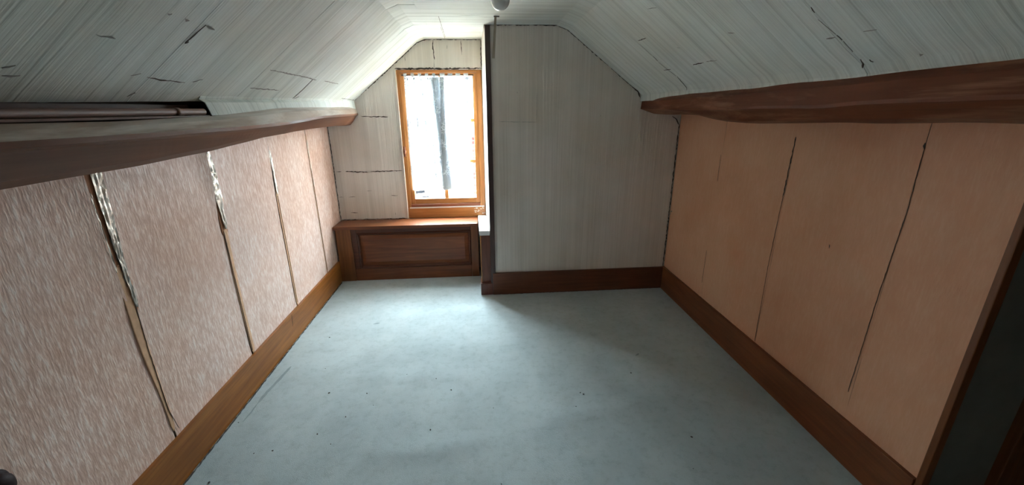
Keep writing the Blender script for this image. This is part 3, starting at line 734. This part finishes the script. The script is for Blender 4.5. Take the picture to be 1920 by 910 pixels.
# ---------------------------------------------------------------- purlin beams
def interp(tab, y):
    tab = sorted(tab)
    if y <= tab[0][0]: return tab[0][1]
    for (a, va), (b, vb) in zip(tab, tab[1:]):
        if y <= b: u = (y-a)/(b-a); return va+(vb-va)*u
    return tab[-1][1]
def loft(name, ring_fn, y0, y1, n, mat, rough=.0025, upper=None):
    V, Fc = [], []; rings = []
    for j in range(n+1):
        y = y0+(y1-y0)*j/n; r = ring_fn(y); m = len(r)
        for k, (x, z) in enumerate(r):
            V.append((x+rough*noise.noise((k*2.1, y*4, 1)), y, z+rough*.8*noise.noise((k*1.7, y*5, 7))))
    for j in range(n):
        for k in range(m): Fc.append((j*m+k, j*m+(k+1) % m, (j+1)*m+(k+1) % m, (j+1)*m+k))
    Fc += [tuple(range(m)), tuple(range(n*m+m-1, n*m-1, -1))]
    o = mesh(name, V, Fc, mat)
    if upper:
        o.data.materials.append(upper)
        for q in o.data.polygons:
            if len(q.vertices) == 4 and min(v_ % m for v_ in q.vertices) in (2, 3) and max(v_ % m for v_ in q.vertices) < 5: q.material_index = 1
    return o
E1L = [(-1.3, 1.330), (.92, 1.329), (1.18, 1.328), (1.6, 1.335), (2.2, 1.366), (3.35, 1.377), (3.43, 1.374)]
E2L = [(-1.3, 1.286), (.86, 1.286), (1.38, 1.284), (1.65, 1.283), (2.1, 1.289), (2.58, 1.311), (3.43, 1.318)]
EBL = [(-1.3, 1.204), (.9, 1.204), (1.25, 1.205), (1.57, 1.214), (1.98, 1.238), (2.2, 1.243), (2.30, 1.249), (2.8, 1.254), (3.25, 1.250), (3.43, 1.240)]
def ringL(y):
    a, b, c_ = interp(E1L, y), interp(E2L, y), interp(EBL, y); e = smooth(3.15, 3.44, y)*.034
    far = smooth(2.1, 2.6, y)
    return [(-1.17, a-.004), (-.968, a-.001), (-.945-e*.4, a), (-.917-e*.8, (a*.75+b*.25)), (-.898-e, b+.012), (-.900-e, b), (-.912-e, b-.008), (-.945-e, c_+.016+.006*far), (-.968-e, c_), (-1.00-e, c_-.004), (-1.17, c_-.004)]
beamL = loft('purlin_beam', ringL, YF+.002, YW-.002, 160, M['beam_l'], upper=M['beam_l_worn_lit'])
tag(beamL, 'long uneven brown beam above the pink wall, left side', 'beam', 'purlin beams under the ceiling slopes')
E1R = [(-1.3, 1.447), (.8, 1.445), (.93, 1.442), (1.18, 1.435), (1.42, 1.434), (1.7, 1.425), (2.2, 1.422), (2.53, 1.416), (2.86, 1.405)]
E2R = [(-1.3, 1.360), (.77, 1.360), (1.0, 1.358), (1.15, 1.353), (1.26, 1.345), (1.65, 1.342), (2.06, 1.337), (2.5, 1.345), (2.86, 1.345)]
EBR = [(-1.3, 1.310), (.8, 1.310), (.93, 1.312), (1.03, 1.311), (1.06, 1.308), (1.18, 1.302), (1.34, 1.300), (1.77, 1.283), (1.95, 1.286), (2.08, 1.296), (2.22, 1.312), (2.42, 1.318), (2.62, 1.310), (2.86, 1.312)]
def ringR(y):
    a, b, c_ = interp(E1R, y), interp(E2R, y), interp(EBR, y); e = smooth(2.3, 2.86, y)*.045
    return [(1.395, a+.02), (1.150, a+.02), (1.112+e*.2, a), (1.085+e*.7, a*.7+b*.3), (1.070+e, b+.010), (1.070+e, b), (1.084+e, b-.006), (1.150+e*.8, c_+.008), (1.185+e*.6, c_), (1.23+e*.4, c_-.002), (1.395, c_-.002)]
beamR = loft('purlin_beam', ringR, YF+.002, YB-.002, 150, M['beam_r'])
tag(beamR, 'long dark worn brown beam above the peach wall, right side', 'beam', 'purlin beams under the ceiling slopes')

# dark painted pipe lying in the slot over the left beam
pipe = empty('dark_pipe', (-.975, 1.0, 1.345)); tag(pipe, 'dark brown painted pipe lying in the slot above the left beam', 'pipe')
inv3 = Matrix.Translation(pipe.location).inverted()
def ppart(o): o.parent = pipe; o.matrix_parent_inverse = inv3; return o
bm = bmesh.new(); tube(bm, [(-.965, YF+.01, 1.3505), (-.965, .6, 1.3505), (-.963, 1.59, 1.3505)], .011, 12); ppart(bm_obj('tube', bm, M['pipe'], None, True))
bm = bmesh.new(); tube(bm, [(-.964, 1.445, 1.3505), (-.964, 1.465, 1.3505)], .0135, 12); ppart(bm_obj('coupling', bm, M['pipe'], None, True))
ppart(box('ledge', -1.03, -.948, YF+.01, 1.600, 1.332, 1.339, M['pipe'], None, .002))
box('slot_board', -1.036, -1.018, YF+.01, 1.605, 1.341, 1.374, M['pipe'], ceiling, .002)

# ---------------------------------------------------------------- lamp, strap, switch, hook
lamp = empty('ceiling_bulb', (.113, 2.0, ZC)); tag(lamp, 'white opal globe bulb hanging from the ceiling', 'light bulb')
bm = bmesh.new(); R_ = .041; pr = [(0.0, -.100)]
for a in range(8, 150, 8): pr.append((R_*math.sin(math.radians(a)), -.0585-R_*1.02*math.cos(math.radians(a))))
pr += [(.016, -.018), (.0145, -.012), (0, -.012)]; lathe(bm, pr, 0, 0); bm_obj('bulb', bm, M['opal'], lamp, True)
bm = bmesh.new(); lathe(bm, [(0, 0), (.028, 0), (.027, -.008), (.019, -.013), (.018, -.022), (0, -.022)], 0, 0, 24); bm_obj('holder', bm, M['ceramic'], lamp, True)
strap = empty('metal_strap', (.119, 2.613, ZC)); tag(strap, 'thin metal strap hanging from the ceiling before the chimney breast', 'strap')
def bar(name, a, b, w0_, w1_, th, mat, par):
    a, b = Vector(a), Vector(b); d = (b-a).normalized(); s = Vector((1, 0, 0)); s = (s-d*s.dot(d)).normalized(); n = d.cross(s)
    V = [p+s*sx*w*.5+n*sn*th*.5 for p, w in ((a, w0_), (b, w1_)) for sx in (-1, 1) for sn in (-1, 1)]
    return mesh(name, V, [(0,1,3,2),(4,6,7,5),(0,4,5,1),(2,3,7,6),(0,2,6,4),(1,5,7,3)], mat, par)
bar('strap_bar', (0, 0, -.004), (-.013, .10, -.212), .013, .017, .004, M['steel'], strap)
b_ = box('ceiling_plate', -.010, .022, -.008, .008, -.006, 0.0, M['steel_dark'], strap, .001)
bm = bmesh.new(); tube(bm, [(-.0125, .093, -.20), (-.0125, .13, -.203)], .004, 8); bm_obj('pin', bm, M['steel'], strap, True)

sw = empty('wall_socket', (XL, .826, .511)); tag(sw, 'dark round bakelite fitting low on the pink wall', 'socket')
def lathe_x(name, prof, mat, par):
    bm = bmesh.new(); lathe(bm, prof, 0, 0, 28)
    bmesh.ops.rotate(bm, verts=bm.verts, cent=(0, 0, 0), matrix=Matrix.Rotation(math.pi/2, 3, 'Y')); return bm_obj(name, bm, mat, par, True)
lathe_x('base', [(0, 0), (.042, 0), (.042, .012), (.036, .020), (0, .020)], M['bakelite'], sw)
lathe_x('cover', [(.034, .020), (.033, .032), (.024, .044), (.012, .048), (0, .049)], M['bakelite'], sw)
hk = empty('cup_hook', (1.392, 2.70, .62))
hp = onX((1258, 398), XR-.004)
hk.location = (XR, hp.y, hp.z); tag(hk, 'tiny white hook screwed into the peach wall corner', 'hook')
bm = bmesh.new(); tube(bm, [(0, 0, .006), (-.010, 0, .006), (-.014, 0, -.004), (-.012, 0, -.014), (-.004, 0, -.012)], .0032, 8); bm_obj('hook_wire', bm, M['chip'], hk, True)
bm = bmesh.new(); tube(bm, [(.001, 0, .006), (-.002, 0, .006)], .006, 10); bm_obj('hook_plate', bm, M['chip'], hk, True)

# dirty streaks worn into the carpet
M['streak'] = plain('grey_dirt_streak', srgb(150, 164, 167), 0.95, 0.05)
bm = bmesh.new()
for pts, w in [([(546,688),(520,716),(500,737),(484,756)], .016), ([(484,756),(470,775),(455,792)], .008), ([(558,622),(545,628)], .02), ([(1192,668),(1198,664)], .02), ([(700,608),(712,606)], .016)]:
    P3 = [onZ(q, 0) for q in pts]
    crack(bm, [Vector((p.x, p.y, floor_h(p.x, p.y)+.0003)) for p in P3], (0, 0, 1), w, .0012, .08)
bm_obj('dirt_streak', bm, M['streak'], floor)
# crumbs on the carpet
bm = bmesh.new()
spots = [(763,703), (818,711), (846,731), (1088,737), (1094,740), (648,782), (595,814), (620,833), (807,806), (925,765), (511,845), (447,792), (476,850), (1183,700), (688,738), (700,760), (1297,819), (1300,878), (1080,764), (940,908), (392,905), (617,737), (610,691), (618,633), (541,625)]
for q in spots:
    p = onZ(q, .002); s = random.uniform(.0016, .0044); z = floor_h(p.x, p.y)+s*.4
    m_ = Matrix.Translation((p.x, p.y, z)) @ Matrix.Rotation(random.uniform(0, 3), 4, 'Z') @ Matrix.Diagonal((s*1.4, s, s*.6, 1))
    bmesh.ops.create_icosphere(bm, subdivisions=1, radius=1, matrix=m_)
tag(bm_obj('carpet_crumbs', bm, M['crumb']), 'scattered dark crumbs and flecks on the carpet', 'crumbs', kind='stuff')

# ---------------------------------------------------------------- outside the window
gr = mesh('ground', [(-60, 4.2, -3.2), (60, 4.2, -3.2), (60, 90, -3.2), (-60, 90, -3.2), (-60, 4.2, -3.5), (60, 4.2, -3.5), (60, 90, -3.5), (-60, 90, -3.5)],
          [(0,1,2,3),(4,7,6,5),(0,4,5,1),(1,5,6,2),(2,6,7,3),(3,7,4,0)], M['ground'])
struct(gr, 'pale yard far below the window', 'ground')
hs = empty('neighbour_house', (1.6, 9, -3.2)); tag(hs, 'red brick neighbouring house seen through the right edge of the window', 'house')
box('brick_wall', -1.75, 3.5, 0, 4, 0, 4.0, M['brick'], hs)
box('roof', -1.85, 3.6, -.12, 4.1, 4.0, 4.12, M['tile'], hs)
ln = empty('lean_to_shed', (-1.5, 9, -3.2)); ln.rotation_euler.z = 0.45; tag(ln, 'low grey ribbed shed roof at the bottom left of the window view', 'shed')
box('shed_wall', -.9, .40, 0, 1.6, 0, 2.45, M['plaster'], ln)
mesh('roof_sheet', [(-1.0, -.15, 2.45), (.45, -.15, 2.45), (.45, 1.7, 3.05), (-1.0, 1.7, 3.05), (-1.0, -.15, 2.50), (.45, -.15, 2.50), (.45, 1.7, 3.10), (-1.0, 1.7, 3.10)],
     [(0,3,2,1),(4,5,6,7),(0,1,5,4),(1,2,6,5),(2,3,7,6),(3,0,4,7)], M['tile'], ln)
for k in range(7):
    y = -.1+k*.28; z = 2.50+(y+.15)*.324
    box('roof_batten', -1.0, .45, y, y+.05, z, z+.06, M['tile_dark'], ln)
